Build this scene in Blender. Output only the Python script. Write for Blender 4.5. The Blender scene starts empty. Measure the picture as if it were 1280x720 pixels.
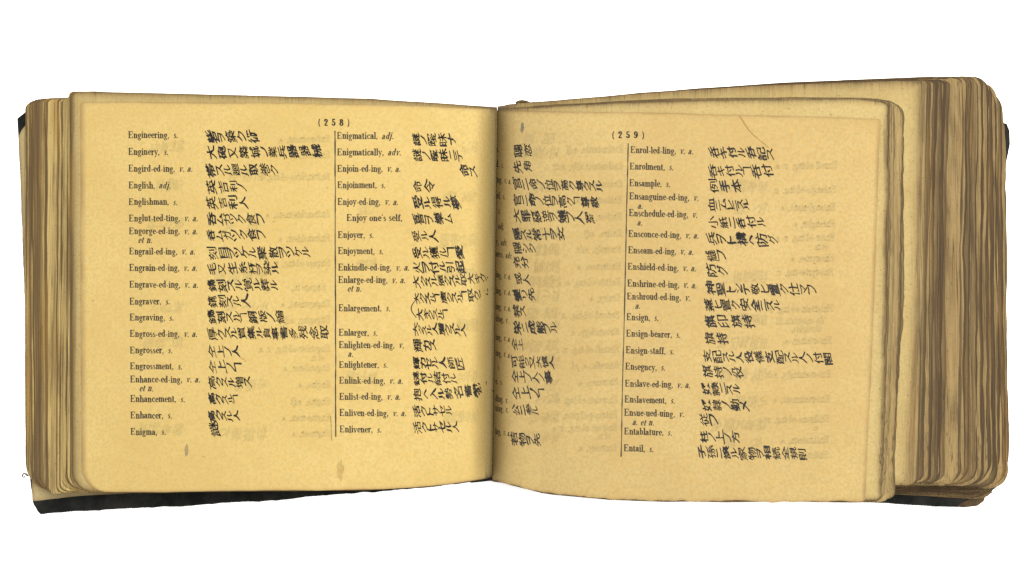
import bpy, math, random
import numpy as np

random.seed(7)
rng = np.random.default_rng(11)
scene = bpy.context.scene
C = scene.collection

# ------------------------------------------------------------------ camera
TILT = math.radians(4.0)
DIST = 0.55
LENS = 48.0
AIM_Z = 0.04
FPX = LENS / 36.0 * 1280.0
CAM = np.array([0.0, -DIST * math.sin(TILT), AIM_Z + DIST * math.cos(TILT)])
cam_d = bpy.data.cameras.new('camera')
cam_d.lens = LENS
cam_d.sensor_width = 36.0
cam_d.clip_start = 0.01
cam_d.clip_end = 50.0
cam = bpy.data.objects.new('camera', cam_d)
cam.location = CAM
cam.rotation_euler = (TILT, 0, 0)
C.objects.link(cam)
scene.camera = cam

# ------------------------------------------------------------------ light
world = bpy.data.worlds.new('World')
scene.world = world
world.use_nodes = True
bg = world.node_tree.nodes['Background']
bg.inputs[0].default_value = (1.0, 0.985, 0.96, 1)
bg.inputs[1].default_value = 1.56

def area(name, loc, target, size, power, col):
    d = bpy.data.lights.new(name, 'AREA')
    d.shape = 'RECTANGLE'
    d.size = size
    d.size_y = size
    d.energy = power
    d.color = col
    o = bpy.data.objects.new(name, d)
    o.location = loc
    v = np.array(target) - np.array(loc)
    from mathutils import Vector
    o.rotation_euler = Vector(v).to_track_quat('-Z', 'Y').to_euler()
    C.objects.link(o)
    return o
area('softbox', (0.30, 0.24, 1.22), (-0.02, 0, 0.03), 0.7, 41.5, (1.0, 0.97, 0.9))

scene.view_settings.view_transform = 'Standard'
scene.view_settings.look = 'None'
scene.view_settings.exposure = 0.0
scene.view_settings.gamma = 1.0
scene.cycles.transparent_max_bounces = 32
scene.cycles.max_bounces = 8
scene.cycles.diffuse_bounces = 4
scene.cycles.use_denoising = False
scene.render.filter_size = 1.6


# ------------------------------------------------------------------ measuring: plan of the book (plan units) -> metres
def U(X, Y, z):
    X = np.asarray(X, float); Y = np.asarray(Y, float); z = np.asarray(z, float)
    a = (X - 640.0) / FPX
    b = (360.0 - Y) / FPX
    ct, st = math.cos(TILT), math.sin(TILT)
    dx, dy, dz = a, st + b * ct, -ct + b * st
    t = (z - CAM[2]) / dz
    return np.stack([CAM[0] + t * dx, CAM[1] + t * dy, z + 0 * t], -1)

def itp(pts):
    xs = [p[0] for p in pts]; ys = [p[1] for p in pts]
    return lambda x: np.interp(x, xs, ys)

def vnoise(x, seed, freq):
    """smooth 1-D value noise, about -1..1"""
    r = np.random.default_rng(seed).uniform(-1, 1, 4096)
    t = np.asarray(x, float) * freq + 1000.0
    i = np.floor(t).astype(int); f = t - i
    f = f * f * (3 - 2 * f)
    return r[i % 4096] * (1 - f) + r[(i + 1) % 4096] * f

# ------------------------------------------------------------------ node helpers
class NT:
    def __init__(self, name):
        self.m = bpy.data.materials.new(name)
        self.m.use_nodes = True
        self.t = self.m.node_tree
        self.n = self.t.nodes
        self.p = self.n['Principled BSDF']
        self.out = self.n['Material Output']
        self.p.inputs['Specular IOR Level'].default_value = 0.15
        self.p.inputs['Roughness'].default_value = 0.85
    def link(self, a, b): self.t.links.new(a, b)
    def coord(self, scale=(1, 1, 1), loc=(0, 0, 0)):
        tc = self.n.new('ShaderNodeTexCoord')
        mp = self.n.new('ShaderNodeMapping')
        mp.inputs['Scale'].default_value = scale
        mp.inputs['Location'].default_value = loc
        self.link(tc.outputs['Object'], mp.inputs[0])
        return mp.outputs[0]
    def noise(self, vec, scale, detail=3, rough=.55, dist=0):
        nd = self.n.new('ShaderNodeTexNoise')
        nd.inputs['Scale'].default_value = scale
        nd.inputs['Detail'].default_value = detail
        nd.inputs['Roughness'].default_value = rough
        nd.inputs['Distortion'].default_value = dist
        self.link(vec, nd.inputs['Vector'])
        return nd.outputs['Fac']
    def ramp(self, fac, a, b, va=0.0, vb=1.0):
        nd = self.n.new('ShaderNodeMapRange')
        nd.interpolation_type = 'SMOOTHSTEP'
        for k, v in ((1, a), (2, b), (3, va), (4, vb)): nd.inputs[k].default_value = v
        self.link(fac, nd.inputs[0])
        return nd.outputs[0]
    def attr(self, name):
        nd = self.n.new('ShaderNodeAttribute')
        nd.attribute_name = name
        return nd.outputs['Fac']
    def math(self, op, a, b=0.5):
        nd = self.n.new('ShaderNodeMath'); nd.operation = op
        for i, v in enumerate((a, b)):
            if hasattr(v, 'is_linked'): self.link(v, nd.inputs[i])
            else: nd.inputs[i].default_value = v
        return nd.outputs[0]
    def mix(self, fac, a, b, mode='MIX'):
        nd = self.n.new('ShaderNodeMix'); nd.data_type = 'RGBA'; nd.blend_type = mode
        for s, v in ((nd.inputs[0], fac), (nd.inputs[6], a), (nd.inputs[7], b)):
            if hasattr(v, 'is_linked'): self.link(v, s)
            elif isinstance(v, (int, float)): s.default_value = v
            else: s.default_value = (*v, 1)
        return nd.outputs[2]
    def base(self, c): self.link(c, self.p.inputs['Base Color'])
    def bump(self, h, strength, dist):
        nd = self.n.new('ShaderNodeBump')
        nd.inputs['Strength'].default_value = strength
        nd.inputs['Distance'].default_value = dist
        self.link(h, nd.inputs['Height'])
        self.link(nd.outputs[0], self.p.inputs['Normal'])
    def alpha(self, a):
        if hasattr(a, 'is_linked'): self.link(a, self.p.inputs['Alpha'])
        else: self.p.inputs['Alpha'].default_value = a

def paper_material(name, light, dark, stain, edge_col, stain_amt):
    m = NT(name)
    o = m.coord()
    c = m.mix(m.ramp(m.noise(o, 22, 4), .3, .7), dark, light)
    grain = m.noise(o, 850, 3, .6)
    c = m.mix(m.ramp(grain, .36, .66, 0, .6), c, tuple(x * y for x, y in zip(dark, (.86, .84, .72))))
    warm = m.noise(m.coord((1, 1, 1), (3, 5, 1)), 640, 3, .6)
    c = m.mix(m.ramp(warm, .48, .7, 0, .42), c, (light[0] * 1.08, light[1] * .92, light[2] * .66))
    cool = m.noise(m.coord((1, 1, 1), (9, 2, 4)), 560, 3, .6)
    c = m.mix(m.ramp(cool, .5, .7, 0, .4), c, (light[0] * .9, light[1] * .96, light[2] * .86))
    mid = m.noise(m.coord((1, 1, 1), (1, 4, 4)), 60, 4, .6)
    c = m.mix(m.ramp(mid, .45, .7, 0, .35), c, (dark[0] * .97, dark[1] * .9, dark[2] * .8))
    blot = m.noise(m.coord((1, 1, 1), (7, 1, 2)), 17, 5, .6, .4)
    c = m.mix(m.ramp(blot, .56, .78, 0, stain_amt), c, stain)
    spot = m.noise(m.coord((1, 1, 1), (2, 8, 2)), 330, 1, .5)
    c = m.mix(m.ramp(spot, .775, .82, 0, .55), c, (.16, .085, .03))
    en = m.noise(o, 60, 3)
    e = m.math('MULTIPLY', m.attr('edge'), m.ramp(en, .2, .75, .45, 1.0))
    c = m.mix(e, c, edge_col)
    m.base(c)
    m.bump(m.math('ADD', grain, m.noise(o, 1500, 2)), .16, .0002)
    return m.m

PAPER_L = ((.252, .189, .074), (.231, .169, .062), (.20, .13, .045), (.12, .075, .03), .35)
M_PAGE_L = paper_material('aged_paper', *PAPER_L)
PAPER_R = ((.220, .164, .070), (.196, .141, .058), (.19, .125, .045), (.115, .07, .028), .4)
M_PAGE_R = paper_material('aged_paper_browner', *PAPER_R)

def tinted(c, f): return (c[0] * f[0], c[1] * f[1], c[2] * f[2])
def ghost_materials(light, dark, stain, edge_col, amt):
    out = []
    for i, f in enumerate([(.975, .98, .985), (.955, .965, .975), (.935, .945, .96), (.86, .88, .91)]):
        out.append(paper_material('ink_showing_through', tinted(light, f), tinted(dark, f), tinted(stain, f), edge_col, amt))
    return out
M_GHOST_L = ghost_materials(*PAPER_L)
M_GHOST_R = ghost_materials(*PAPER_R)

def edge_material(name, cols, dirt, amt, streak):
    """leaf edges: every leaf has its own tone, streaks run along the edge, grime on top"""
    m = NT(name)
    o = m.coord()
    s = m.noise(m.coord((streak, 9, streak)), 1.0, 4, .6)
    f = m.math('ADD', m.math('MULTIPLY', m.attr('tone'), .85), m.math('MULTIPLY', m.ramp(s, .32, .68), .22))
    c = m.mix(m.ramp(f, .1, .95), cols[0], cols[1])
    g = m.noise(m.coord((110, 24, 110), (4, 2, 7)), 1.0, 5, .62, .2)
    warm = m.noise(m.coord((190, 16, 190), (1, 6, 3)), 1.0, 3)
    c = m.mix(m.ramp(warm, .5, .72, 0, .55), c, cols[2])
    c = m.mix(m.ramp(g, .4, .75, .1, amt * .85), c, dirt)
    inner = m.mix(m.ramp(m.noise(o, 60, 4), .3, .7), (.212, .163, .071), (.19, .141, .058))
    inner = m.mix(m.ramp(m.noise(o, 850, 3, .6), .36, .66, 0, .6), inner, (.16, .122, .047))
    inner = m.mix(m.ramp(m.noise(m.coord((1, 1, 1), (3, 5, 1)), 640, 3, .6), .48, .68, 0, .5), inner, (.22, .152, .052))
    c = m.mix(m.attr('edge'), inner, c)
    ln = m.noise(m.coord((streak * .62, 5, streak * .62), (2, 9, 5)), 1.0, 2, .5, .15)
    ln = m.math('ABSOLUTE', m.math('SUBTRACT', ln, .5))
    ln = m.math('MULTIPLY', m.ramp(ln, .01, .035, .8, 0), m.math('MULTIPLY', m.attr('edge'), m.ramp(m.noise(m.coord((200, 26, 200), (6, 1, 1)), 1.0, 3), .35, .6, .25, 1)))
    c = m.mix(ln, c, dirt)
    speck = m.noise(o, 900, 2)
    c = m.mix(m.ramp(speck, .62, .75, 0, .4), c, dirt)
    m.base(c)
    m.bump(m.math('ADD', s, m.noise(o, 1300, 2)), .35, .0003)
    return m.m
M_EDGE_L = edge_material('leaf_edges', [(.046, .027, .009), (.225, .166, .062), (.13, .07, .012)], (.04, .024, .011), .85, 1700)
M_EDGE_R = edge_material('grimy_leaf_edges', [(.024, .014, .006), (.138, .095, .039), (.084, .044, .012)], (.022, .013, .006), .85, 2000)

def ink_material(name, col, a0, a1, scale):
    m = NT(name)
    o = m.coord()
    n = m.noise(o, scale, 3, .6)
    m.p.inputs['Base Color'].default_value = (*col, 1)
    m.alpha(m.ramp(n, .3, .7, a0, a1))
    m.p.inputs['Roughness'].default_value = .8
    return m.m
M_PRINT = ink_material('printing_ink', (.018, .015, .011), .7, 1.0, 420)
M_BRUSH = ink_material('brush_ink', (.010, .009, .008), .9, 1.0, 330)
M_BRUSH_R = ink_material('brush_ink_thin', (.013, .012, .011), .78, 1.0, 330)
M_SMUDGE = ink_material('grey_smudge', (.08, .076, .062), .3, .62, 260)
M_CREASE = ink_material('brown_crease', (.15, .08, .03), .5, .9, 300)
M_FOX = ink_material('rust_stain', (.19, .12, .035), .0, .35, 160)

def leather():
    m = NT('black_leather')
    o = m.coord()
    n = m.noise(o, 90, 5, .65)
    c = m.mix(m.ramp(n, .35, .7), (.003, .0035, .003), (.011, .0105, .009))
    w = m.noise(m.coord((1, 1, 1), (3, 1, 0)), 48, 5, .7)
    c = m.mix(m.ramp(w, .64, .74, 0, .35), c, (.05, .033, .02))
    c = m.mix(m.math('MULTIPLY', m.ramp(m.attr('edge'), .85, 1.0, 0, .7), m.ramp(m.noise(o, 130, 4), .5, .66)), c, (.09, .045, .02))
    m.base(c)
    m.p.inputs['Roughness'].default_value = .75
    m.p.inputs['Specular IOR Level'].default_value = .05
    m.bump(m.noise(o, 700, 4, .7), .4, .0005)
    return m.m
M_LEATHER = leather()

def brown_board():
    m = NT('worn_board')
    o = m.coord()
    c = m.mix(m.ramp(m.noise(o, 130, 5, .7), .3, .7), (.012, .0075, .004), (.045, .028, .011))
    m.base(c); m.bump(m.noise(o, 900, 3), .4, .0004)
    return m.m
M_BOARD = brown_board()

def white_top():
    m = NT('white_card')
    o = m.coord()
    m.base(m.mix(m.ramp(m.noise(o, 8, 3), .3, .7), (.90, .90, .90), (.91, .91, .91)))
    m.p.inputs['Roughness'].default_value = .95
    m.p.inputs['Specular IOR Level'].default_value = .0
    return m.m

# ------------------------------------------------------------------ mesh helpers
def mesh_object(name, V, F, mats, parent=None, attrs=None, smooth=False, midx=None):
    me = bpy.data.meshes.new(name)
    me.from_pydata([tuple(v) for v in np.asarray(V).tolist()], [], F)
    for m in (mats if isinstance(mats, list) else [mats]): me.materials.append(m)
    for k, a in (attrs or {}).items():
        at = me.attributes.new(k, 'FLOAT', 'POINT')
        at.data.foreach_set('value', np.asarray(a, dtype=np.float32))
    if midx is not None: me.polygons.foreach_set('material_index', midx)
    if smooth: me.polygons.foreach_set('use_smooth', np.ones(len(me.polygons), bool))
    me.update()
    o = bpy.data.objects.new(name, me)
    C.objects.link(o)
    if parent: o.parent = parent
    return o

class Acc:
    def __init__(self): self.V = []; self.F = []; self.n = 0; self.A = {'edge': [], 'tone': []}; self.S = []
    def add(self, V, F, edge, tone, smooth=None):
        self.V.append(V); self.F += [tuple(i + self.n for i in f) for f in F]
        self.A['edge'].append(edge); self.A['tone'].append(tone); self.n += len(V)
        self.S += smooth if smooth is not None else [False] * len(F)
    def build(self, name, mats, parent):
        o = mesh_object(name, np.concatenate(self.V), self.F, mats, parent,
                        {k: np.concatenate(a) for k, a in self.A.items()})
        o.data.polygons.foreach_set('use_smooth', self.S)
        return o

def leaf(acc, xg, xe, ytop, ybot, zf, tf, rt, rb, us, vs, seed, rag=.5, ragy=.5, edge_w=3.0, tone=.5, tail=0.0, wave=0.0, wseed=0):
    """one leaf (or a few stuck together): a curved sheet with ragged rounded outline and a real thickness.
    xg, xe: gutter and fore-edge position as functions of v; ytop, ybot: head and tail as functions of X;
    zf: height as a function of X, Y; tf: thickness as a function of X"""
    nu, nv = len(us), len(vs)
    v = np.asarray(vs)[None, :].repeat(nu, 0)
    u = np.asarray(us)[:, None].repeat(nv, 1)
    xe_v = xe(v[0]); xg_v = xg(v[0])
    sgn = np.sign(xe_v[0] - xg_v[0])
    h = ybot(xe_v) - ytop(xe_v)
    dt = v[0] * h; db = (1 - v[0]) * h
    cut = np.zeros(nv)
    for d, r in ((dt, rt), (db, rb)):
        q = np.clip((r - d) / r, 0, 1)
        cut += r * (1 - np.sqrt(1 - q * q * .999))
    jit = rag * (vnoise(v[0] * h, seed, 1 / 55.) * 1.2 + vnoise(v[0] * h, seed + 1, 1 / 9.) * .55 + vnoise(v[0] * h, seed + 2, 1 / 3.) * .3)
    jit = jit + wave * (vnoise(v[0] * h, wseed, 1 / 70.) + .45 * vnoise(v[0] * h, wseed + 1, 1 / 24.))
    xe_v = xe_v - sgn * cut + jit
    X = xg_v[None, :] + (xe_v - xg_v)[None, :] * u
    yt = ytop(X) + ragy * (vnoise(X, seed + 3, 1 / 40.) + vnoise(X, seed + 4, 1 / 6.) * .5)
    yb = ybot(X) + ragy * (vnoise(X, seed + 5, 1 / 40.) + vnoise(X, seed + 6, 1 / 6.) * .5) + tail * (vnoise(X, seed + 7, 1 / 14.) + .6 * vnoise(X, seed + 8, 1 / 5.))
    Y = yt + (yb - yt) * v
    Z = zf(X, Y)
    top = U(X, Y, Z).reshape(-1, 3)
    low = top.copy(); low[:, 2] -= (tf(X) + 0 * Y).reshape(-1)
    idx = np.arange(nu * nv).reshape(nu, nv)
    F = []; S = []
    flip = sgn < 0
    for i in range(nu - 1):
        for j in range(nv - 1):
            q = (idx[i, j], idx[i, j + 1], idx[i + 1, j + 1], idx[i + 1, j])
            F.append(q[::-1] if flip else q); S.append(True)
    ring = list(idx[:, 0]) + list(idx[-1, 1:]) + list(idx[-2::-1, -1]) + list(idx[0, -2:0:-1])
    # wall: own copies of the rim so that it shades flat
    rt_ = top[ring]; rl_ = low[ring]; nr = len(ring); b0 = nu * nv
    for a in range(nr):
        b = (a + 1) % nr
        q = (b0 + a, b0 + b, b0 + nr + b, b0 + nr + a)
        F.append(q if flip else q[::-1]); S.append(False)
    V = np.concatenate([top, rt_, rl_])
    dist = np.minimum(np.minimum(np.abs(xe_v[None, :] - X), Y - yt), yb - Y)
    e = np.exp(-np.clip(dist, 0, None) / edge_w).reshape(-1)
    E = np.concatenate([e, np.ones(2 * nr)])
    acc.add(V, F, E, np.full(len(V), tone), S)

def tri(pts):   # key table -> list of interpolators over k
    ks = [p[0] for p in pts]
    return [lambda k, c=c: float(np.interp(k, ks, [p[c] for p in pts])) for c in range(1, len(pts[0]))]

# ------------------------------------------------------------------ the surface below
s_me = 3.0
surf = mesh_object('tabletop', [(-s_me, -s_me, 0), (s_me, -s_me, 0), (s_me, s_me, 0), (-s_me, s_me, 0)], [(0, 1, 2, 3)], white_top())
surf['kind'] = 'structure'
surf['label'] = 'plain bright white surface under the open book'

# ------------------------------------------------------------------ the book
book = bpy.data.objects.new('open_book', None)
book.empty_display_size = .05
C.objects.link(book)
book['label'] = 'thick old dictionary lying open with yellowed pages, grimy leaf edges and black covers'
book['category'] = 'book'

# page heights (metres) over the plan
Z0 = .0042
ZG = .0105
GUT = lambda Y: 621.5 - (np.asarray(Y) - 135.0) * (6.5 / 465.0)

def wav(X, Y, s):
    return .00022 * (np.sin(X / 61. + Y / 140. + s) + np.sin(X / 97. - Y / 83. + 2 * s) + .6 * np.sin(Y / 47. + X / 210. + s))

def zL(X, Y):
    d = np.clip(GUT(Y) - X, 0, None)
    z = ZG + .0245 * (1 - np.exp(-(d / 13.) ** 1.6)) + .004 * np.sin(np.clip(d / 520., 0, 1.1) * math.pi) - .0095 * np.clip(d / 520, 0, 1.3) ** 2
    return z + wav(X, Y, .3) * np.clip(d / 60, 0, 1)
def zR(X, Y):
    d = np.clip(X - GUT(Y), 0, None)
    z = ZG + .0155 * (1 - np.exp(-d / 8.)) * .85 + .026 * (1 - np.exp(-d / 105.)) - .004 * np.clip(d / 500, 0, 1.3) ** 2
    z = z - .0035 * np.clip((np.asarray(Y) - 400) / 200., 0, 1.2) ** 2 * np.clip(d / 60, 0, 1)
    return z + wav(X, Y, 1.7) * np.clip(d / 60, 0, 1)
def zRb(X, Y):   # top of the thick block under the loose bundle
    d = np.clip(X - GUT(Y), 0, None)
    e = np.clip((X - 1120) / 60., 0, 1)
    return zR(X, Y) - .0008 - .0060 * (1 - np.exp(-d / 90.)) - .001 * e * e

VS = np.concatenate([np.linspace(0, .02, 7), np.linspace(.026, .1, 12), np.linspace(.11, .89, 66), np.linspace(.9, .974, 12), np.linspace(.98, 1, 7)])

# --- covers
def board(name, outline, ztop, thick, mats, jag, seed):
    P = []
    n = len(outline)
    for a in range(n):
        p, q = np.array(outline[a], float), np.array(outline[(a + 1) % n], float)
        L = np.linalg.norm(q - p); m = max(1, int(L / 4))
        for b in range(m): P.append(p + (q - p) * b / m)
    P = np.array(P)
    s = np.arange(len(P)) * 4.0
    P[:, 0] += jag * .6 * (vnoise(s, seed, 1 / 12.) + .6 * vnoise(s, seed + 1, 1 / 5.))
    P[:, 1] += jag * (vnoise(s, seed + 2, 1 / 14.) + .6 * vnoise(s, seed + 3, 1 / 5.))
    top = U(P[:, 0], P[:, 1], ztop)
    n = len(P); bev = .0005
    cen = top.mean(0)
    def inset(d):
        q = top.copy(); w = q - cen; w[:, 2] = 0
        return q - w / np.linalg.norm(w, axis=1)[:, None] * d
    rings = []
    for d, z in ((bev, ztop), (.0001, ztop - bev * .4), (0, ztop - bev), (0, ztop - thick + bev), (bev, ztop - thick)):
        q = inset(d); q[:, 2] = z; rings.append(q)
    V = np.concatenate(rings)
    F = []
    for r in range(len(rings) - 1):
        for a in range(n):
            b = (a + 1) % n
            F.append((r * n + a, r * n + b, (r + 1) * n + b, (r + 1) * n + a))
    F.append(tuple(range(n - 1, -1, -1)))
    F.append(tuple(range((len(rings) - 1) * n, len(rings) * n)))
    E = np.concatenate([np.full(n, x) for x in (.35, .8, 1, 1, 1)])
    return mesh_object(name, V, F, mats, book, {'edge': E})

OUT_L = [(21, 147), (33, 139), (110, 131), (598, 141), (606, 145), (604, 600.5), (585, 603.5), (560, 606.5), (505, 612), (470, 614.8), (430, 617.3), (395, 620.5), (345, 626), (290, 628),
         (240, 632), (160, 636), (80, 640), (50, 643.5), (46, 640), (41, 629), (37, 600), (31, 400), (24, 200)]
board('cover_board', OUT_L, .0034, .0032, M_LEATHER, .7, 31)
OUT_R = [(640, 143), (1200, 140), (1246, 152), (1259, 154), (1262.5, 163), (1263, 180), (1260.5, 193), (1257.5, 206), (1254, 400), (1248, 560), (1240, 610), (1240.5, 616), (1236, 619), (1232, 620),
         (1230, 626), (1222, 632), (1205, 634), (1170, 633.5), (1110, 629), (1050, 626.5), (900, 622), (640, 604)]
board('cover_board', OUT_R, .0034, .0032, M_LEATHER, .35, 41)
# the worn corner where the leather has gone
OUT_C = [(1196, 633.6), (1200, 629), (1216, 622), (1229, 614), (1232.5, 619.5), (1230.5, 626.3), (1222.3, 632.4), (1205, 634.4)]
wc = board('worn_corner', OUT_C, .00375, .003, M_BOARD, .25, 47)
wc['label'] = 'brown bare board where the black leather is worn off'
# spine: shallow hollow strip between the boards
acc = Acc()
spn = np.linspace(0, 1, 15)
sx = 588 + spn * 62
top = []
for y0 in (140.0, 603.5):
    pass
rows = np.linspace(0, 1, 30)
Vt = []
for r in rows:
    Yt = np.interp(sx, [588, 605, 622, 640, 650], [141, 139, 138, 139, 141]); Yb = np.interp(sx, [588, 600, 612, 622, 635, 650], [603.5, 602.5, 601, 601.5, 605, 606])
    Vt.append(U(sx, Yt + (Yb - Yt) * r, .0038 + .006 * np.sin(spn * math.pi)))
Vt = np.concatenate(Vt); Vl = Vt.copy(); Vl[:, 2] -= .0015
nn = len(sx); F = []
for r in range(len(rows) - 1):
    for a in range(nn - 1):
        i = r * nn + a
        F.append((i, i + nn, i + nn + 1, i + 1)); k = len(Vt)
        F.append((k + i, k + i + 1, k + i + nn + 1, k + i + nn))
for r in (0, len(rows) - 1):
    for a in range(nn - 1):
        i = r * nn + a; F.append((i, i + 1, len(Vt) + i + 1, len(Vt) + i))
mesh_object('spine', np.concatenate([Vt, Vl]), F, M_LEATHER, book, {'edge': np.full(2 * len(Vt), .6)})

# --- endpaper on the left board
acc = Acc()
leaf(acc, lambda v: 600 + 0 * v, lambda v: np.interp(v, [0, .3, .55, 1], [22.5, 28.5, 32, 40.5]), itp([(22, 166), (30, 158), (36, 152), (100, 150), (600, 150)]),
     itp([(36, 627), (60, 624.5), (90, 621), (150, 616), (600, 598)]), lambda X, Y: .00375 + 0 * X, lambda X: .0003 + 0 * X, 9, 2.5,
     np.concatenate([np.linspace(0, .9, 6), np.linspace(.92, 1, 14)]), VS, 900, .35, .3, 2.0, .7)
ep = acc.build('endpaper', paper_material('endpaper', (.2, .16, .085), (.165, .13, .065), (.13, .085, .04), (.09, .06, .03), .5), book)

# --- left block of leaves
LT = itp([(20, 114), (100, 113.5), (320, 119), (400, 121.5), (480, 124), (560, 130), (622, 134.5)])
LB = itp([(20, 612), (95, 613), (130, 615.5), (200, 615.5), (300, 613.8), (400, 613.2), (480, 612.2), (520, 609.5), (560, 605.5), (600, 599.5), (622, 594.5)])
KL = tri([(0, 34.5, 35.5, 37, 133, 610, 9, 36), (.06, 33, 33.3, 34, 129, 611, 9, 36), (.16, 33.5, 33, 33, 127, 611, 9, 34), (.3, 40, 41, 44, 124.5, 613, 8, 26), (.42, 49, 50, 52, 123, 616, 6, 20),
          (.52, 56, 57, 58, 122.5, 617, 5, 14), (.57, 60, 59, 60, 123.5, 618, 5, 9), (.60, 66.5, 65.5, 66, 127, 617.5, 4, 7), (.63, 68.5, 67.5, 68, 125, 617, 4, 7), (.70, 77.5, 75, 74, 124.5, 615, 4, 12),
          (.78, 81, 79, 78, 122, 612, 5, 16), (.86, 83.5, 82.5, 81, 118.5, 610.5, 6, 18), (.94, 86, 86.5, 86, 115.5, 611, 6, 20), (1, 89, 90, 91, 114, 612.5, 9, 22)])
NL = 74
acc = Acc()
US = np.concatenate([np.linspace(0, .15, 7), np.linspace(.3, .9, 5), np.linspace(.93, 1, 8)])
left = 0
for n in range(NL):
    k = n / (NL - 1)
    first = left == 0
    if first:
        left = random.choice((1, 2, 2, 3, 4)); sig = random.uniform(-1.4, 1.4); ctone = random.choice((.1, .3, .45, .55, .7, .95)); cw = random.randint(0, 900)
        cyt, cyb, cr_ = random.uniform(-1.5, 1.5), random.uniform(-1.5, 1.5), random.uniform(.7, 1.25)
        gap = random.uniform(2, 4) if random.random() < .16 and k < .92 else 0
        if gap: left = 1; ctone = 0
    left -= 1
    am = 1 if k < .95 else .2
    dx = (sig + random.uniform(-.4, .4)) * am + gap
    xt, xm, xb, yt, yb, rt, rb = [f(k) for f in KL]
    dyt = cyt * (k < .97) * .8; dyb = (cyb - gap) * (k < .97) * .8
    xe = lambda v, a=xt + dx, b=xm + dx, c=xb + dx: np.interp(v, [0, .5, 1], [a, b, c])
    f1 = lambda X, d=yt + dyt - LT(xt), x0=xt: LT(X) + d * np.clip((622 - X) / (622 - x0), 0, 1) ** 2
    f2 = lambda X, d=yb + dyb - LB(xb), x0=xb: LB(X) + d * np.clip((622 - X) / (622 - x0), 0, 1) ** 14
    zf = lambda X, Y, k=k: Z0 + (zL(X, Y) - .0004 - Z0) * (k + (1 - k) / NL)
    tf = lambda X: (zL(X, 360) - Z0) / NL * .97
    leaf(acc, lambda v: GUT(135 + 465 * v), xe, f1, f2, zf, tf, rt * cr_, rb * cr_, US, VS, 1000 + n * 10, .22, .5, 16 if k < .93 else 4.5, (ctone if not first or random.random() < .5 else -.2) + random.uniform(-.2, .2), 0, .8 * am, 20000 + cw)
acc.build('page_block', M_EDGE_L, book)

# --- right block of leaves
RT = itp([(610, 136), (640, 131), (660, 128.5), (690, 127), (730, 123), (800, 117), (860, 112), (930, 107), (1000, 103), (1100, 98.5), (1165, 97), (1205, 96), (1260, 96)])
RB = itp([(610, 600), (650, 603), (700, 604), (1000, 606), (1140, 606), (1260, 606)])
KR = tri([(0, 1250, 1253, 1240, 152, 625, 30, 34), (.06, 1253, 1256, 1246, 140, 623, 32, 36), (.14, 1256.5, 1257, 1256, 130, 618, 44, 40), (.24, 1254, 1257, 1261, 119, 612, 40, 44), (.36, 1245, 1247, 1252, 106, 609, 36, 40), (.48, 1238, 1237, 1242, 97.5, 607, 22, 34),
          (.6, 1222, 1219, 1222, 96, 606, 14, 26), (.72, 1203, 1199, 1198, 97, 605, 10, 18), (.80, 1189, 1184, 1183, 99, 604, 8, 14), (.86, 1176, 1172, 1170, 100, 602, 7, 12),
          (.93, 1166, 1161, 1157, 100, 602, 6, 10), (.97, 1160, 1155, 1148, 101, 604, 5, 8), (1, 1152, 1146.5, 1134, 103, 607, 6, 3)])
NR = 130
acc = Acc(); left = 0
for n in range(NR):
    k = n / (NR - 1)
    first = left == 0
    if first:
        left = random.choice((1, 2, 2, 3, 3, 4)); sig = random.uniform(-1.3, 1.3); ctone = random.choice((.0, .15, .3, .4, .55, .7, .95)); cw = random.randint(0, 900)
        cyt, cyb, cr_ = random.uniform(-2, 2), random.uniform(-2.6, 1.6), random.uniform(.55, 1.25)
        gap = random.uniform(3, 6) if random.random() < .2 and k < .93 else 0
        if gap: left = random.choice((1, 1, 2)); ctone = 0
    left -= 1
    am = 1 if k < .96 else .15
    dx = (sig + random.uniform(-.5, .5)) * am - gap
    xt, xm, xb, yt, yb, rt, rb = [f(k) for f in KR]
    dyt = cyt * am * (.3 if .5 < k < .75 else 1); dyb = (cyb - gap) * am
    mid = random.uniform(.3, .7); dm = random.uniform(-1.5, 1.5) * am
    xe = lambda v, a=xt + dx, b=xm + dx + dm, c=xb + dx, m=mid: np.interp(v, [0, m, 1], [a, b, c])
    f1 = lambda X, d=yt + dyt - RT(xt), x0=xt: RT(X) + d * np.clip((X - 617) / (x0 - 617), 0, 1) ** 2
    f2 = lambda X, d=yb + dyb - RB(xb), x0=xb: RB(X) + d * np.clip((X - 617) / (x0 - 617), 0, 1) ** 2
    zf = lambda X, Y, k=k: Z0 + (zRb(X, Y) - Z0) * (k + (1 - k) / NR)
    tf = lambda X: (zRb(X, 360) - Z0) / NR * .97
    leaf(acc, lambda v: GUT(135 + 465 * v) + .5, xe, f1, f2, zf, tf, rt * cr_, rb * cr_, US, VS, 4000 + n * 10, .35 if k < .95 else .25, 1.0, 30 if k < .9 else (9 if k < .97 else 7), (ctone if not first or random.random() < .35 else -.25) + random.uniform(-.2, .2), 0, 1.3 * am, 30000 + cw)
acc.build('page_block', M_EDGE_R, book)

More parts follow.
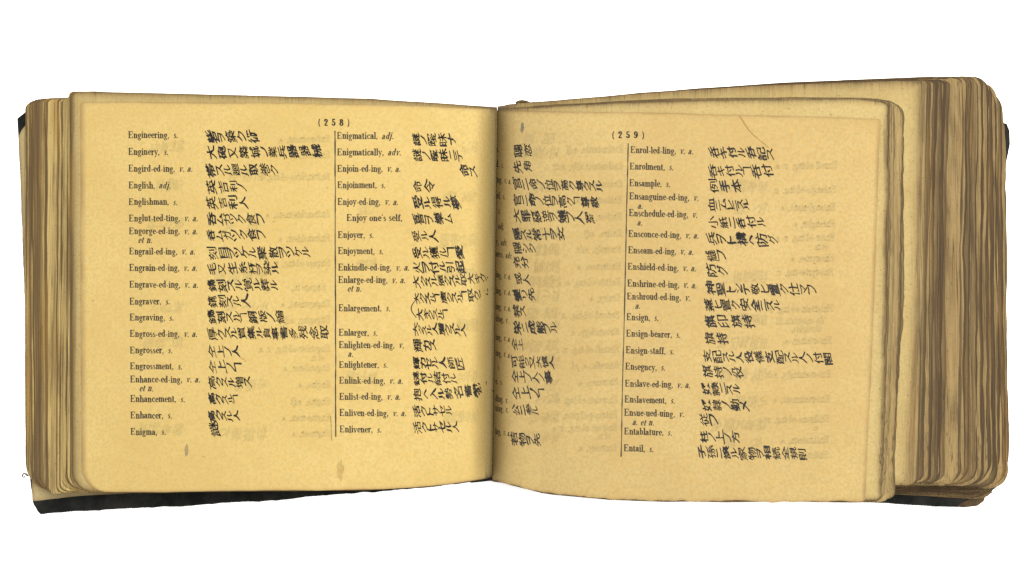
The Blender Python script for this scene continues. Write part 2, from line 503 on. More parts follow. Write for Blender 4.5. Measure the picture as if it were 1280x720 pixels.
# --- loose bundle of leaves lying under page 239
BT = itp([(610, 137), (700, 131.5), (760, 128), (840, 123.5), (960, 121.8), (1080, 122), (1100, 124), (1130, 130)])
BB = itp([(610, 600), (622, 601), (640, 606), (670, 614), (700, 619), (740, 622.5), (770, 624.5), (850, 627), (1000, 626.5), (1060, 627), (1100, 626), (1130, 616)])
acc = Acc(); NB = 9
for n in range(NB):
    k = n / (NB - 1)
    a = np.interp(k, [0, .3, .6, 1], [1130, 1126, 1116, 1109]) + random.uniform(-1.2, 1.2)
    b = np.interp(k, [0, .3, .6, 1], [1129, 1122, 1112, 1106]) + random.uniform(-1.2, 1.2)
    c = np.interp(k, [0, .3, .6, 1], [1117, 1112, 1104, 1099]) + random.uniform(-1, 1)
    xe = lambda v, a=a, b=b, c=c: np.interp(v, [0, .5, 1], [a, b, c])
    zf = lambda X, Y, k=k: zRb(X, Y) + .0004 + (zR(X, Y) - .0004 - zRb(X, Y) - .0004) * k * np.clip((X - 630) / 30., .3, 1)
    d = random.uniform(-.8, 1.6) - (1 - k) * 2.2 + 1.5; e = random.uniform(-1.6, .8)
    leaf(acc, lambda v: GUT(135 + 465 * v) + .8, xe, lambda X, d=d: BT(X) + d * np.clip((X - 640) / 200, 0, 1), lambda X, e=e: BB(X) + e, zf, lambda X: .00042 + 0 * X, 16 if k < .4 else 7, 6, US, VS, 7000 + n * 10, 1.3, 1.1, 7 if k < .8 else 3, random.choice((.05, .3, .6, .9)) if k < .9 else .6)
acc.build('leaf_bundle', M_EDGE_R, book)

# --- the two open pages
def us_fine(a=60, p=2.0):
    t = np.linspace(0, 1, a)
    return t ** p * .75 + t * .25
VP = np.concatenate([np.linspace(0, .02, 7), np.linspace(.026, .974, 76), np.linspace(.98, 1, 7)])
PLT = itp([(95, 127.5), (320, 128.5), (420, 130.5), (520, 132.5), (622, 136.5)])
accL = Acc()
leaf(accL, lambda v: GUT(135 + 465 * v), lambda v: np.interp(v, [0, .5, 1], [100.5, 101, 102.5]), PLT, lambda X: LB(X) - .3, zL, lambda X: .00022 + 0 * X, 3, 30, us_fine(120), VP, 61, .25, .35, 1.5, .5)
page_l = accL.build('page', M_PAGE_L, book)
page_l['label'] = 'left page numbered 258'
PRT = itp([(610, 138), (860, 142), (1000, 145.5), (1105, 148.5)])
accR = Acc()
leaf(accR, lambda v: GUT(135 + 465 * v) + .9, lambda v: np.interp(v, [0, .6, 1], [1100.5, 1090.5, 1081]), PRT, lambda X: BB(X) - .2, zR, lambda X: .00022 + 0 * X, 3, 3, us_fine(150, 1.8), VP, 71, .3, .5, 1.7, .5, 1.0)
page_r = accR.build('page', M_PAGE_R, book)
page_r['label'] = 'right page numbered 239'

# ------------------------------------------------------------------ lettering: a small serif face cut as strokes (cap height 1)
T, t_, XH = .205, .10, .66
def P_line(x0, y0, x1, y1, w):
    dx, dy = x1 - x0, y1 - y0; L = math.hypot(dx, dy) or 1
    nx, ny = -dy / L * w / 2, dx / L * w / 2
    return [[(x0 + nx, y0 + ny), (x1 + nx, y1 + ny), (x1 - nx, y1 - ny), (x0 - nx, y0 - ny)]]
def v(x, y0, y1, w=T): return P_line(x, y0, x, y1, w)
def h(x0, x1, y, w=t_): return P_line(x0, y, x1, y, w)
def s(x, y, w=.36): return h(x - w / 2, x + w / 2, y)
def hl(x, y): return h(x - .17, x + .06, y)
def ar(cx, cy, rx, ry, a0, a1, n=10, tk=T):
    out = []
    A = [math.radians(a0 + (a1 - a0) * i / n) for i in range(n + 1)]
    def p(a, q):
        w = (t_ + (tk - t_) * abs(math.cos(a)) ** 1.5) / 2 * q
        return (cx + (rx + w) * math.cos(a), cy + (ry + w) * math.sin(a))
    for i in range(n): out.append([p(A[i], 1), p(A[i + 1], 1), p(A[i + 1], -1), p(A[i], -1)])
    return out
def dot(x, y, r=.105): return [[(x + r * math.cos(i * math.pi / 4), y + r * math.sin(i * math.pi / 4)) for i in range(8)]]
def l(x0, y0, x1, y1, w): return P_line(x0, y0, x1, y1, w)
b_ = .04
G = {
 'E': (.82, v(.2, 0, 1) + h(.05, .7, b_) + h(.05, .7, 1 - b_) + h(.2, .5, .52) + v(.7, .04, .3, .08) + v(.68, .74, .96, .08) + v(.5, .4, .64, .07)),
 'T': (.85, v(.42, 0, 1) + h(.06, .78, 1 - b_) + v(.07, .72, .96, .08) + v(.77, .72, .96, .08) + s(.42, b_, .4)),
 'a': (.53, v(.37, .05, .47) + ar(.23, .45, .14, .165, 0, 165) + ar(.2, .19, .14, .15, 50, 330) + h(.2, .37, .37) + h(.37, .52, .05) + dot(.12, .47, .07)),
 'b': (.58, v(.15, .03, .97) + hl(.15, .97) + ar(.3, .33, .17, .29, -140, 140)),
 'c': (.48, ar(.27, .33, .18, .29, 45, 320) + dot(.39, .5, .08)),
 'd': (.58, v(.42, .03, .97) + hl(.42, .97) + ar(.26, .33, .17, .29, 40, 320) + h(.42, .55, .05)),
 'e': (.48, ar(.26, .33, .17, .29, 0, 320) + h(.1, .43, .36, .07)),
 'f': (.36, v(.16, .03, .76) + ar(.28, .76, .12, .2, 70, 180) + h(.03, .32, XH - .04) + s(.17, b_) + dot(.34, .88, .08)),
 'g': (.53, ar(.24, .42, .15, .2, 0, 360) + ar(.25, -.14, .2, .13, 0, 360, 12, .12) + l(.14, .24, .12, .06, .1) + h(.12, .34, .04, .12) + l(.36, .56, .5, .62, .09)),
 'h': (.61, v(.14, .02, .97) + hl(.14, .97) + s(.14, b_, .3) + v(.46, .02, .45) + s(.46, b_, .28) + ar(.31, .45, .15, .17, 0, 160)),
 'i': (.31, v(.15, .02, XH) + hl(.15, XH - .03) + s(.15, b_, .32) + dot(.14, .88)),
 'j': (.29, v(.15, -.12, XH) + hl(.15, XH - .03) + ar(.05, -.1, .1, .15, -90, 0) + dot(.14, .88) + dot(.02, -.2, .07)),
 'k': (.59, v(.14, .02, .97) + hl(.14, .97) + s(.14, b_, .3) + l(.18, .3, .44, .62, .07) + l(.26, .4, .48, .03, .15) + s(.46, .62, .24) + s(.48, b_, .26)),
 'l': (.30, v(.15, .02, .97) + hl(.15, .97) + s(.15, b_, .32)),
 'm': (.88, v(.14, .02, XH) + hl(.14, XH - .03) + s(.14, b_, .27) + v(.44, .02, .45) + s(.44, b_, .24) + v(.74, .02, .45) + s(.74, b_, .26) + ar(.3, .45, .14, .17, 0, 160) + ar(.6, .45, .14, .17, 0, 160)),
 'n': (.6, v(.14, .02, XH) + hl(.14, XH - .03) + s(.14, b_, .29) + v(.45, .02, .45) + s(.45, b_, .28) + ar(.3, .45, .15, .17, 0, 160)),
 'o': (.53, ar(.26, .33, .18, .29, 0, 360, 14)),
 'p': (.58, v(.15, -.28, XH) + hl(.15, XH - .03) + s(.15, -.27, .3) + ar(.3, .33, .17, .29, -140, 140)),
 'q': (.58, v(.42, -.28, XH) + s(.42, -.27, .3) + ar(.26, .33, .17, .29, 40, 320)),
 'r': (.44, v(.14, .02, XH) + hl(.14, XH - .03) + s(.14, b_, .32) + ar(.32, .4, .17, .2, 70, 170) + dot(.37, .56, .09)),
 's': (.42, ar(.2, .47, .12, .14, 30, 260, 8, .13) + ar(.21, .19, .13, .15, -150, 80, 8, .15) + l(.13, .4, .31, .27, .14)),
 't': (.37, v(.15, .12, .84) + h(.02, .31, XH - .04) + ar(.25, .14, .1, .11, 180, 320)),
 'u': (.6, v(.14, .2, XH) + hl(.14, XH - .03) + v(.44, .02, XH) + hl(.44, XH - .03) + ar(.29, .2, .15, .16, 180, 340) + h(.44, .56, .05)),
 'v': (.54, l(.09, XH, .28, .02, .16) + l(.28, .02, .45, XH, .075) + s(.1, XH - .03, .26) + s(.44, XH - .03, .24)),
 'w': (.76, l(.08, XH, .23, .02, .15) + l(.23, .02, .38, XH, .075) + l(.36, XH, .52, .02, .15) + l(.52, .02, .67, XH, .075) + s(.1, XH - .03, .22) + s(.66, XH - .03, .22)),
 'x': (.55, l(.08, XH, .45, .02, .16) + l(.08, .02, .44, XH, .07) + s(.1, XH - .03, .24) + s(.42, b_, .24)),
 'y': (.54, l(.09, XH, .28, .04, .16) + l(.46, XH, .17, -.27, .075) + s(.1, XH - .03, .26) + s(.45, XH - .03, .24) + dot(.13, -.22, .085)),
 'z': (.5, h(.06, .44, XH - .04) + h(.06, .44, b_) + l(.4, .62, .1, .04, .14)),
 '-': (.34, h(.05, .28, .28, .12)), '.': (.26, dot(.11, .07, .1)), ',': (.26, dot(.11, .07, .1) + l(.16, .05, .07, -.15, .08)),
 "'": (.22, l(.12, .95, .09, .7, .11)), ' ': (.3, []),
 '(': (.42, ar(.42, .42, .26, .62, 115, 245, 10, .1)), ')': (.42, ar(0, .42, .26, .62, -65, 65, 10, .1)),
 '2': (.62, ar(.28, .74, .17, .2, -20, 170) + l(.44, .66, .12, .08, .15) + h(.08, .5, .08, .15) + dot(.13, .72, .11)),
 '5': (.62, v(.14, .5, .96, .11) + h(.12, .48, .92, .15) + ar(.26, .32, .19, .26, -150, 130) + dot(.11, .2, .1)),
 '8': (.62, ar(.29, .74, .15, .19, 0, 360, 12) + ar(.29, .27, .19, .24, 0, 360, 12)),
 '9': (.62, ar(.29, .66, .18, .28, 0, 360, 12) + ar(.18, .55, .3, .5, -85, 10) + dot(.12, .13, .1)),
}
class Ink:
    """flat ink lying on a page: polygons in plan units, laid a hair above the paper"""
    def __init__(self, zf, eps=.00006): self.zf = zf; self.eps = eps; self.P = []; self.F = []; self.n = 0
    def poly(self, pts, faces=None):
        k = len(pts)
        self.P.append(np.asarray(pts, float))
        for f in (faces or [tuple(range(k))]): self.F.append(tuple(i + self.n for i in f))
        self.n += k
    def build(self, name, mat, parent):
        P = np.concatenate(self.P)
        V = U(P[:, 0], P[:, 1], self.zf(P[:, 0], P[:, 1]) + self.eps)
        return mesh_object(name, V, self.F, mat, parent)

def text_width(txt, size, sx, gap=.03):
    return sum((G[c][0] + gap) * size * sx for c in txt)
def set_text(ink, txt, x, y, size=8.6, sx=1.0, slope=0.0, italic=False, mirror=False, bold=0.0, gap=.03):
    """letters from (x, y baseline); plan y grows downwards"""
    cx = 0.0
    for ch in txt:
        adv, polys = G[ch]
        jy = random.uniform(-.25, .25); js = 1 + random.uniform(-.03, .03)
        for p in polys:
            q = []
            for gx, gy in p:
                if italic: gx = gx * .95 + gy * .27
                px = (cx + gx * size * js) * sx
                if mirror: px = -px
                q.append((x + px, y + px * slope + jy - gy * size * js))
            ink.poly(q)
        cx += (adv * (.92 if italic else 1) + gap) * size
    return cx * sx
def set_entry(ink, txt, x, y, size=8.6, sx=.98, slope=0.0, mirror=False):
    """roman up to '|', italic after it"""
    a, _, b = txt.partition('|')
    w = set_text(ink, a, x, y, size, sx, slope, False, mirror)
    if b:
        w += .55 * size * sx
        d = -w if mirror else w
        w += set_text(ink, b, x + d, y + d * slope, size * .98, sx, slope, True, mirror, gap=.1)
    return w

# ------------------------------------------------------------------ brush writing: outlines of the built-in type, bent into handwriting
COL1 = [  # head word, y, second line, gloss, x0, x1, y of the gloss
 ('Engineering,|s.', 169, '', '砦ヲ築ク術', 257, 324, 171), ('Enginery,|s.', 190, '', '大砲又築城ノ業兵器器械', 257, 403, 190.5),
 ('Engird-ed-ing,|v. a.', 211, '', '帯スル廻ル取巻ク', 257, 347, 213), ('English,|adj.', 232, '', '英吉利ノ', 257, 307, 234),
 ('Englishman,|s.', 252.5, '', '英吉利人', 257, 310, 254), ('Englut-ted-ting,|v. a.', 273, '', '呑ムガツク食フ', 258, 330, 274),
 ('Engorge-ed-ing,|v. a.', 289, 'et n.', '呑ムガツク食フ', 258, 331, 294), ('Engrail-ed-ing,|v. a.', 314.5, '', '刻目ヲツケル聚散ヲツケル', 259, 387, 316),
 ('Engrain-ed-ing,|v. a.', 335, '', '毛又生糸杯ヲ染ル', 259, 348, 336), ('Engrave-ed-ing,|v. a.', 356, '', '鐫刻スル覚ル葬ル', 259, 347, 357),
 ('Engraver,|s.', 377, '', '鐫刻スル人', 259, 313, 377), ('Engraving,|s.', 397, '', '鐫刻スルヿ銅版ノ繪', 259, 356, 397),
 ('Engross-ed-ing,|v. a.', 417.5, '', '厚クスル買集ル負事書多残念取', 259, 412, 417), ('Engrosser,|s.', 438, '', '仝上ノ人', 259, 300, 439),
 ('Engrossment,|s.', 458, '', '仝上ノヿ', 260, 303, 459), ('Enhance-ed-ing,|v. a.', 474.5, 'et n.', '高クスル増ス', 260, 314, 478),
 ('Enhancement,|s.', 499, '', '高クスルヿ', 260, 298, 499), ('Enhancer,|s.', 519.5, '', '高クスル人', 260, 300, 520), ('Enigma,|s.', 540, '', '謎', 261, 275, 536)]
COL2 = [
 ('Enigmatical,|adj.', 170, '', '謎ノ曖昧ナ', 515, 569, 174), ('Enigmatically,|adv.', 190.5, '', '謎ノ曖昧ニテ', 515, 578, 194),
 ('Enjoin-ed-ing,|v. a.', 211, '', '命ス', 573, 596, 213.5), ('Enjoinment,|s.', 231.5, '', '命令', 515, 545, 233),
 ('Enjoy-ed-ing,|v. a.', 252.5, '', '受ル得ル夢', 515, 576, 253), ("Enjoy one's self,", 272.5, '', '喜ヲ樂ム', 515, 566, 273.5),
 ('Enjoyer,|s.', 294, '', '受ル人', 515, 548, 295), ('Enjoyment,|s.', 314, '', '受ル獲ルヿ愛', 515, 580, 315),
 ('Enkindle-ed-ing,|v. a.', 334.5, '', '火ヲ付ル引起', 515, 582, 334), ('Enlarge-ed-ing,|v. a.', 350, 'et n.', '大クスル廣クスル取大キク人', 515, 617, 352),
 ('Enlargement,|s.', 385.5, '', '大クスルヿ廣クスルヿ取クヿ大', 517, 616, 373), ('', 0, '', '大キクスルヿ', 520, 560, 393),
 ('Enlarger,|s.', 416, '', '大クスル人廣クスル人', 516, 583, 412), ('Enlighten-ed-ing,|v.', 431.5, 'a.', '輝カス', 516, 545, 432),
 ('Enlightener,|s.', 456, '', '輝カセル人師匠', 516, 580, 454), ('Enlink-ed-ing,|v. a.', 476, '', '鏈付ル結付ル', 516, 571, 473),
 ('Enlist-ed-ing,|v. a.', 496, '', '抱ヘ入ル勢名書載', 516, 603, 493), ('Enliven-ed-ing,|v. a.', 516.5, '', '活クトサセル', 516, 565, 514), ('Enlivener,|s.', 537, '', '活クトサセル人', 516, 574, 534)]
COL4 = [
 ('Enrol-led-ling,|v. a.', 788, 188, '', '呑キ付ル呑記ス', 885, 967, 191), ('Enrolment,|s.', 787, 208.5, '', '呑キ付ルヿ呑付', 885, 967, 214), ('Ensample,|s.', 786.5, 229.5, '', '例手本', 886, 928, 233),
 ('Ensanguine-ed-ing,|v.', 786.5, 246, 'a.', '血ニムレニスル', 884, 936, 256), ('Enschedule-ed-ing,|v.', 786, 267, 'a.', '小紙ニ呑付ル', 884, 956, 278),
 ('Ensconce-ed-ing,|v. a.', 785.5, 293, '', '兵ヲト構ヘ防グ', 883, 971, 299), ('Enseam-ed-ing,|v. a.', 785, 313.5, '', '縫フ', 881, 907, 320), ('Enshield-ed-ing,|v. a.', 784.5, 334, '', '防グ', 882, 909, 339),
 ('Enshrine-ed-ing,|v. a.', 784, 355, '', '神聖トシテ敬ヒ置ク仕マフ', 882, 1020, 361), ('Enshroud-ed-ing,|v.', 783.5, 371, 'a.', '蓋ヒ置ク安全ニスル', 880, 975, 381),
 ('Ensign,|s.', 783, 397, '', '旗印旗持', 880, 943, 402), ('Ensign-bearer,|s.', 782.5, 417.5, '', '旗持', 880, 911, 423), ('Ensign-staff,|s.', 782, 438.5, '', '支配スル人役儀支配スル人ノ付閣', 878, 1041, 446),
 ('Ensegncy,|s.', 781.5, 459, '', '旗持ノ役', 877, 930, 465), ('Enslave-ed-ing,|v. a.', 781, 480, '', '奴隷ニスル', 876, 925, 486), ('Enslavement,|s.', 780.5, 500, '', '奴隷ノ勤メ', 876, 936, 507),
 ('Ensue-ued-uing,|v.', 780, 516.5, 'a. et n.', '従フ', 874, 897, 525), ('Entablature,|s.', 780, 540, '', '柱ノ上ノ方', 874, 925, 547), ('Entail,|s.', 779.5, 561, '', '子孫ニ譲ル家物ヲ相続全規則', 872, 1009, 566)]
COL3 = [  # gloss, x0, x1, y
 ('聰恋', 641, 665, 188), ('先角', 641, 665, 208), ('官ニ命ノ位ヲ高ク尊クスル', 640, 753, 230), ('官ニ命ノ位ヲ高クヿ尊敬', 641, 749, 250), ('大罪惡逆ヲ嫌フ人羅', 641, 744, 270),
 ('隠スル常十ヲ女', 641, 706, 292), ('隠シク', 641, 669, 310), ('充分', 641, 661, 328), ('或人', 643, 663, 349), ('變リ先', 641, 669, 368), ('禁ス', 641, 657, 389), ('栄ニ成能フル', 641, 696, 409),
 ('仝上', 639, 654, 431), ('可能ク又大慎人', 639, 693, 452), ('仝上ノ人ノ事', 639, 691, 471), ('仝上ノヿ', 639, 681, 491), ('公ニ参ル', 640, 673, 512), ('若物ヲ先', 638, 676, 549)]
GUTTER = [('s.', 187), ('d.|s.', 206), ('ing,|v. a.', 225), ('ed,|s.', 245), ('|s.', 264), ('|adj.', 283), ('y,|adv.', 303), ('ness,|adv.', 318), ('ing,|v. a.', 344), ('ing,|v. a.', 364), ('ing,|v. a.', 384), ('ding,|v.', 399),
          ('ing,|v. a.', 422), ('ing,|v. a.', 442), ('|s.', 459), ('e,|s.', 477), ('ding,|v.', 499), ('uing,|v.', 511), ('ing,|v. a.', 540)]
GHOST_L = [('Enforcement,|s.', 174), ('Enforcer,|s.', 194), ('Enfranchise-ed-ing,|v.', 221), ('Enfranchisement,|s.', 268), ('Enfranchiser,|s.', 298), ('Engage-ed-ing,|v. a.', 329), ('  Engage in,', 359), ('Engagement,|s.', 380), ('Engaging,|adj.', 400),
           ('Engender-ed-ing,|v. a.', 436), ('   et n.', 447), ('Engenderer,|s.', 460), ('Engine,|s.', 481), ('Engine,|adj.', 502), ('Engine-man,|s.', 522), ('Engineer,|s.', 542)]
GHOST_R1 = [('Enthusiastic,|adj.', 187), ('Enthusiastically,|adv.', 208), ('Entice-ed-ing,|v. a.', 230), ('Enticement,|s.', 250), ('Enticer,|s.', 271), ('Entire,|adj.', 292), ('Entirely,|adv.', 312), ('Entireness,|s.', 333), ('Entitle-ed-ing,|v. a.', 353), ('Entity,|s.', 373),
            ('Entomb-ed-ing,|v. a.', 394), ('Entomology,|s.', 415), ('Entrail-ed-ing,|v. a.', 437), ('Entrails,|s. pl.', 457), ('Entrance,|s.', 478), ('Entrance-ed-ing,|v. a.', 500), ('Entrap-ped-ping,|v. a.', 519), ('Entreat-ed-ing,|v. a.', 535), ('   et n.', 545), ('Entreaty,|s.', 560)]
GHOST_R2 = [('Enroll-ed-ing,|v. a.', 207), ('Entangle-ed-ing,|v.', 237), ('Entanglement,|s.', 259), ('Entangler,|s.', 280), ('Enter-ed-ing,|v. a.', 297), ('   et n.', 308), ('Enterprise,|s.', 323), ('Enterprise-ing,|v.', 340), ('Entertain-ed-ing,|v.', 386), ('   To entertain ill', 401), ('     thoughts,', 411), ('Entertainer,|s.', 426),
            ('Entertainingly,|adv.', 468), ('Entertainment,|s.', 499), ('Enthrone-ed-ing,|v. a.', 524), ('     a.', 534), ('Enthusiasm,|s.', 550), ('Enthusiast,|s.', 569)]

chars = sorted(set(''.join([r[3] for r in COL1 + COL2] + [r[4] for r in COL4] + [r[0] for r in COL3] + ['又'])))
tmp = []
for ch, off in [(c, o) for c in chars for o in (.006,)]:
    cu = bpy.data.curves.new('glyph', 'FONT')
    cu.body = ch
    cu.resolution_u = 2
    cu.offset = off
    o = bpy.data.objects.new('glyph', cu)
    C.objects.link(o)
    tmp.append(((ch, off), o))
bpy.context.view_layer.update()
dg = bpy.context.evaluated_depsgraph_get()
KG = {}
for ch, o in tmp:
    ev = o.evaluated_get(dg)
    me = ev.to_mesh()
    P = np.array([vv.co[:2] for vv in me.vertices]) if len(me.vertices) else np.zeros((0, 2))
    KG[ch] = (P, [tuple(p.vertices) for p in me.polygons])
    ev.to_mesh_clear()
for ch, o in tmp:
    cu = o.data
    bpy.data.objects.remove(o)
    bpy.data.curves.remove(cu)
print('glyphs', len(KG), 'empty', [c[0] for c, g in KG.items() if len(g[0]) == 0])
KANA = set('ヲクスルノツケムガフヿセトサカシテヒマナニレヘグメキリミ')

def brush(ink, txt, x0, x1, y, size=17.5, slope=0.0, mirror=False, rise=0.0, heavy=.5, nibs=(-.5, 0, .5)):
    """a column of writing turned on its side: the top of each sign points to the gutterless side"""
    w = [(.78 if c in KANA else 1.12) for c in txt]
    w = [a * random.uniform(.85, 1.15) for a in w]; tot = sum(w); x = x0
    for c, ww in zip(txt, w):
        adv = (x1 - x0) * ww / tot
        P, F = KG[(c, .006)]
        if len(P) == 0: x += adv; continue
        lo, hi = P.min(0), P.max(0)
        wid = max(hi[0] - lo[0], .05); hei = max(hi[1] - lo[1], .05)
        Q = P - (lo + hi) / 2
        # noise like a quick hand
        s0 = random.uniform(0, 100)
        em = max(wid, hei, .62)
        q0 = Q[:, 0] / em; q1 = Q[:, 1] / em
        q0 = q0 + .035 * np.sin(q1 * 7 + s0) + .018 * np.sin(q1 * 17 + q0 * 9 + s0 * 2)
        q1 = q1 + .035 * np.sin(q0 * 6 + s0 * 3) + .018 * np.sin(q0 * 15 + q1 * 11 + s0)
        q1 = q1 + q0 * random.uniform(.22, .42)          # the strokes climb to the right
        along = adv * (.84 if c not in KANA else 1.0)
        along = min(along, 15.5)
        across = size * (.94 if c not in KANA else .8) * random.uniform(.84, 1.1)
        px = -q1 * along                                  # the sign's top points left
        py = -q0 * across
        if mirror: px = -px
        xc = x + adv / 2
        X = xc + px; Y = y + (xc - x0) * slope + py + random.uniform(-.9, .9) + rise * ((xc - x0) / max(1, x1 - x0)) ** 2
        nib = random.uniform(.3, 1.15) * (1 if random.random() < heavy else .45)   # a slanted brush tip: thick one way, thin the other
        for q in nibs:
            ink.poly(np.stack([X + q * nib * .75, Y + q * nib], -1), F)
        x += adv

# --- page 258
pr = Ink(zL); hw = Ink(zL, .00009); pr2 = Ink(zL); hw2 = Ink(zL, .00009)
BASE = 3.6
for i, (e, y, sec, gl, x0, x1, gy) in enumerate(COL1):
    x = 160 + (y - 169) * .008
    set_entry(pr, e, x, y + BASE, sx=.955, slope=.002)
    if sec: set_text(pr, sec, x + 11.5, y + 11 + BASE, 8.2, .95, 0, True, gap=.1)
    brush(hw, gl, x0, x1, gy, slope=-.01)
for i, (e, y, sec, gl, x0, x1, gy) in enumerate(COL2):
    x = 421 + (y - 169) * .009
    if e: set_entry(pr2, e, x + (11 if 'self' in e else 0), y + BASE, sx=.955 if 'self' not in e else 1.03, slope=.003)
    if sec: set_text(pr2, sec, x + 11.5, y + 11 + BASE, 8.2, .95, 0, True, gap=.1)
    brush(hw2, gl, x0, x1, gy, rise=-7 if x1 > 600 else 0)
brush(hw2, '又', 607, 617, 483)
# the bracket that joins two glosses
bk = Ink(zL, .00009)
arcp = [(520.5 - 6.5 * math.sin(math.pi * i / 14), 374 + 23 * i / 14) for i in range(15)]
for a, b in zip(arcp[:-1], arcp[1:]): bk.poly([(a[0] - .6, a[1]), (b[0] - .6, b[1]), (b[0] + .7, b[1]), (a[0] + .7, a[1])])
for q in (pr, pr2): q.build('printed_column', M_PRINT, page_l)
for q in (hw, hw2): q.build('brush_writing', M_BRUSH, page_l)
bk.build('brush_bracket', M_BRUSH, page_l)
pn = Ink(zL)
x = 397.0
for ch in '(258)':
    set_text(pn, ch, x + .45, 157.3, 8.6, 1.0, .002)
    x += set_text(pn, ch, x, 157, 8.6, 1.0, .002) + 4.0
pn.build('page_number', M_PRINT, page_l)
def rule(zf, pts, w, mat, parent, seed, second=None):
    r = Ink(zf, .00005)
    for P, ww in ((pts, w), (second, .5)):
        if P is None: continue
        ys = np.linspace(P[0][1], P[1][1], 110)
        xs = np.interp(ys, [P[0][1], P[1][1]], [P[0][0], P[1][0]]) + .25 * vnoise(ys, seed, 1 / 30.)
        wd = ww * (1 + .35 * vnoise(ys, seed + 1, 1 / 9.))
        for a in range(len(ys) - 1):
            r.poly([(xs[a] - wd[a] / 2, ys[a]), (xs[a + 1] - wd[a + 1] / 2, ys[a + 1]), (xs[a + 1] + wd[a + 1] / 2, ys[a + 1]), (xs[a] + wd[a] / 2, ys[a])])
    r.build('column_rule', mat, parent)
rule(zL, ((418.7, 163.5), (419.8, 546)), 1.5, M_PRINT, page_l, 3, ((413.5, 520), (414.5, 551)))

# --- page 239
pr = Ink(zR); hw = Ink(zR, .00009); pr2 = Ink(zR); hw2 = Ink(zR, .00009)
for i, (e, x, y, sec, gl, x0, x1, gy) in enumerate(COL4):
    set_entry(pr, e, x, y + BASE - .5, sx=.93, slope=.026)
    if sec: set_text(pr, sec, x + 10.5, y + 11.3 + BASE, 8.2, .93, .02, True, gap=.1)
    brush(hw, gl, x0, x1, gy - .6, slope=.014)
for gl, x0, x1, gy in COL3: brush(hw2, gl, x0, x1, gy, slope=.02, size=17)
for e, y in GUTTER:
    set_entry(pr2, e, 620.5 - (y - 187) * .004, y + BASE - 1, 8.3, .50, .16)
for q in (pr2, pr): q.build('printed_column', M_PRINT, page_r)
for q in (hw2, hw): q.build('brush_writing', M_BRUSH_R, page_r)
pn = Ink(zR); x = 764.5
for ch in '(259)':
    set_text(pn, ch, x + .45, 172.9, 8.6, 1.0, .012)
    x += set_text(pn, ch, x, 172.6, 8.6, 1.0, .012) + 4.2
pn.build('page_number', M_PRINT, page_r)
rule(zR, ((785.3, 179), (776.3, 571)), 1.3, M_PRINT, page_r, 9)

# --- writing of the other side showing through, mirrored
def ghost_layers(zf, cols, gloss, parent, seed, mats):
    parts = []
    for n in range(4):
        random.seed(seed * 10)
        g = Ink(zf, .00002 + n * .000007)
        ox, oy = [(1.0, .6), (-.9, .6), (.2, -.9), (0, 0)][n]
        for rows_, xr, dx in cols:
            for e, y in rows_: set_entry(g, e, xr + (y - 180) * dx + ox, y + BASE + oy, 8.6, .95, -.01, True)
        for (xr, wmin, wmax, ys) in gloss:
            for y in ys:
                ln = random.randint(2, 5); w = random.uniform(wmin, wmax)
                brush(g, ''.join(random.choice(chars) for _ in range(ln)), xr - w + ox, xr + ox, y + oy + random.uniform(-2, 2), 17, 0, True, nibs=(0,))
        P = np.concatenate(g.P)
        parts.append((U(P[:, 0], P[:, 1], zf(P[:, 0], P[:, 1]) + g.eps), g.F))
    V = []; F = []; k = 0; mi = []
    for n, (v_, f_) in enumerate(parts):
        V.append(v_); F += [tuple(i + k for i in q) for q in f_]; k += len(v_); mi += [n] * len(f_)
    mesh_object('show_through', np.concatenate(V), F, mats, parent, midx=mi)
ghost_layers(zL, [(GHOST_L, 412.5, .002)], [(335, 40, 75, [220, 285, 345, 383, 482, 541]), (230, 30, 60, [182, 230, 280, 386, 430, 536]), (598, 20, 60, [185, 245, 300, 345, 405, 470, 520]), (470, 20, 40, [263, 330, 470])], page_l, 5, M_GHOST_L)
ghost_layers(zR, [(GHOST_R1, 779.5, -.022), (GHOST_R2, 1047, -.03)], [(700, 25, 55, [175, 190, 232, 292, 312, 332, 352, 372, 390, 410, 432, 452, 480, 500, 520, 545]), (960, 30, 70, [235, 260, 300, 345, 400, 430, 470, 500, 530, 552])], page_r, 6, M_GHOST_R)

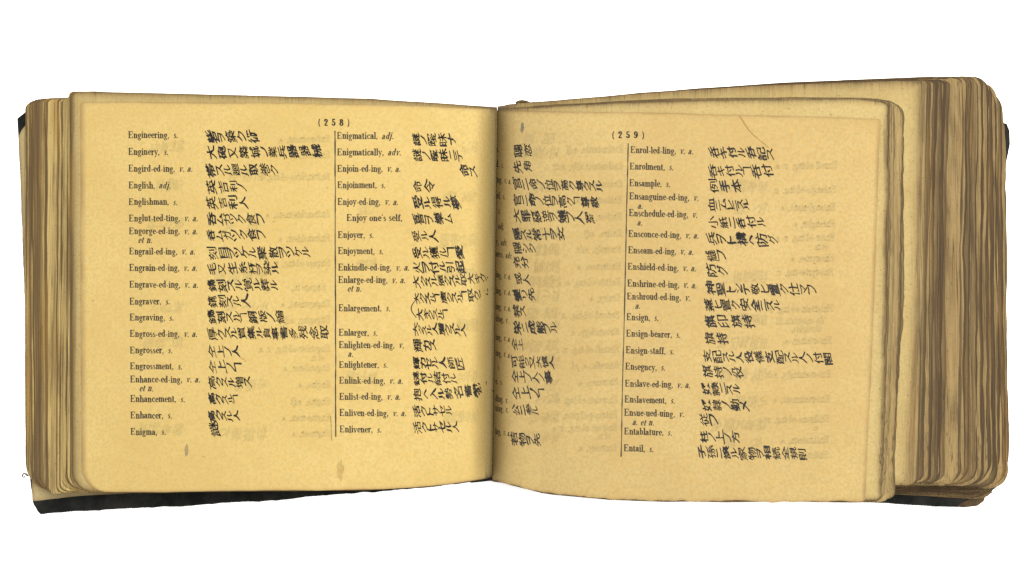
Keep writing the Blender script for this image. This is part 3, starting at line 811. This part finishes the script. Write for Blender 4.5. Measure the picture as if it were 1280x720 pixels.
# --- stains, smudges, crease, flecks
def blob(zf, mat, parent, name, cx, cy, rx, ry, seed, eps=.00012):
    g = Ink(zf, eps)
    n = 26
    a = np.linspace(0, 2 * math.pi, n, endpoint=False)
    r = 1 + .28 * vnoise(a * 4, seed, 1.0) + .15 * vnoise(a * 9, seed + 1, 1.0)
    pts = np.stack([cx + rx * r * np.cos(a), cy + ry * r * np.sin(a)], -1)
    pts = np.concatenate([pts, [[cx, cy]]])
    g.poly(pts, [(i, (i + 1) % n, n) for i in range(n)])
    return g.build(name, mat, parent)
blob(zL, M_SMUDGE, page_l, 'ink_smudge', 233, 562.5, 2.4, 7, 3)
blob(zR, M_SMUDGE, page_r, 'ink_smudge', 653, 160, 2.0, 7.5, 5)
blob(zL, M_FOX, page_l, 'rust_spot', 425, 588, 4.5, 13, 8, .00005)
blob(zL, M_FOX, page_l, 'rust_spot', 342, 277, 2.6, .9, 9, .00005)
cr = Ink(zR, .00013)
pts = [(924, 144.5), (928, 150), (931, 155), (935, 161), (940, 167), (947, 173), (953, 178), (959, 183), (961, 185)]
for i in range(len(pts) - 1):
    a, b = pts[i], pts[i + 1]; w = .75 if i < 5 else .6
    cr.poly([(a[0] - w, a[1]), (b[0] - w, b[1]), (b[0] + w, b[1]), (a[0] + w, a[1])])
cr.build('crease', M_CREASE, page_r)
# --- small torn bits
def tube(name, pts, r, mat, attrs=True):
    P = np.array(pts); n = 6; V = []; F = []
    for i, p in enumerate(P):
        d = P[min(i + 1, len(P) - 1)] - P[max(i - 1, 0)]; d /= np.linalg.norm(d)
        a = np.cross(d, [0, 0, 1.0]); a = a / (np.linalg.norm(a) or 1); b = np.cross(d, a)
        rr = r * (1 - .5 * i / len(P))
        for k in range(n):
            t = 2 * math.pi * k / n; V.append(p + rr * (a * math.cos(t) + b * math.sin(t)))
    for i in range(len(P) - 1):
        for k in range(n):
            F.append((i * n + k, i * n + (k + 1) % n, (i + 1) * n + (k + 1) % n, (i + 1) * n + k))
    F += [tuple(range(n)), tuple(range(len(V) - 1, len(V) - n - 1, -1))]
    return mesh_object(name, V, F, mat, book, {'edge': np.ones(len(V)), 'tone': np.full(len(V), .3)}, True)
px = [(35, 595), (32.5, 592.5), (29.5, 592), (27.8, 594), (28.5, 596.5), (30.6, 596.6), (31, 594.8)]
tube('loose_thread', [U(a, b, .012 + .0004 * i) for i, (a, b) in enumerate(px)], .00042, M_EDGE_R)
px = [(645, 129.5), (649, 127.2), (653, 126.6), (657, 127), (662, 128.6)]
tube('torn_scrap', [U(a, b, .026) for a, b in px], .0008, M_EDGE_R)
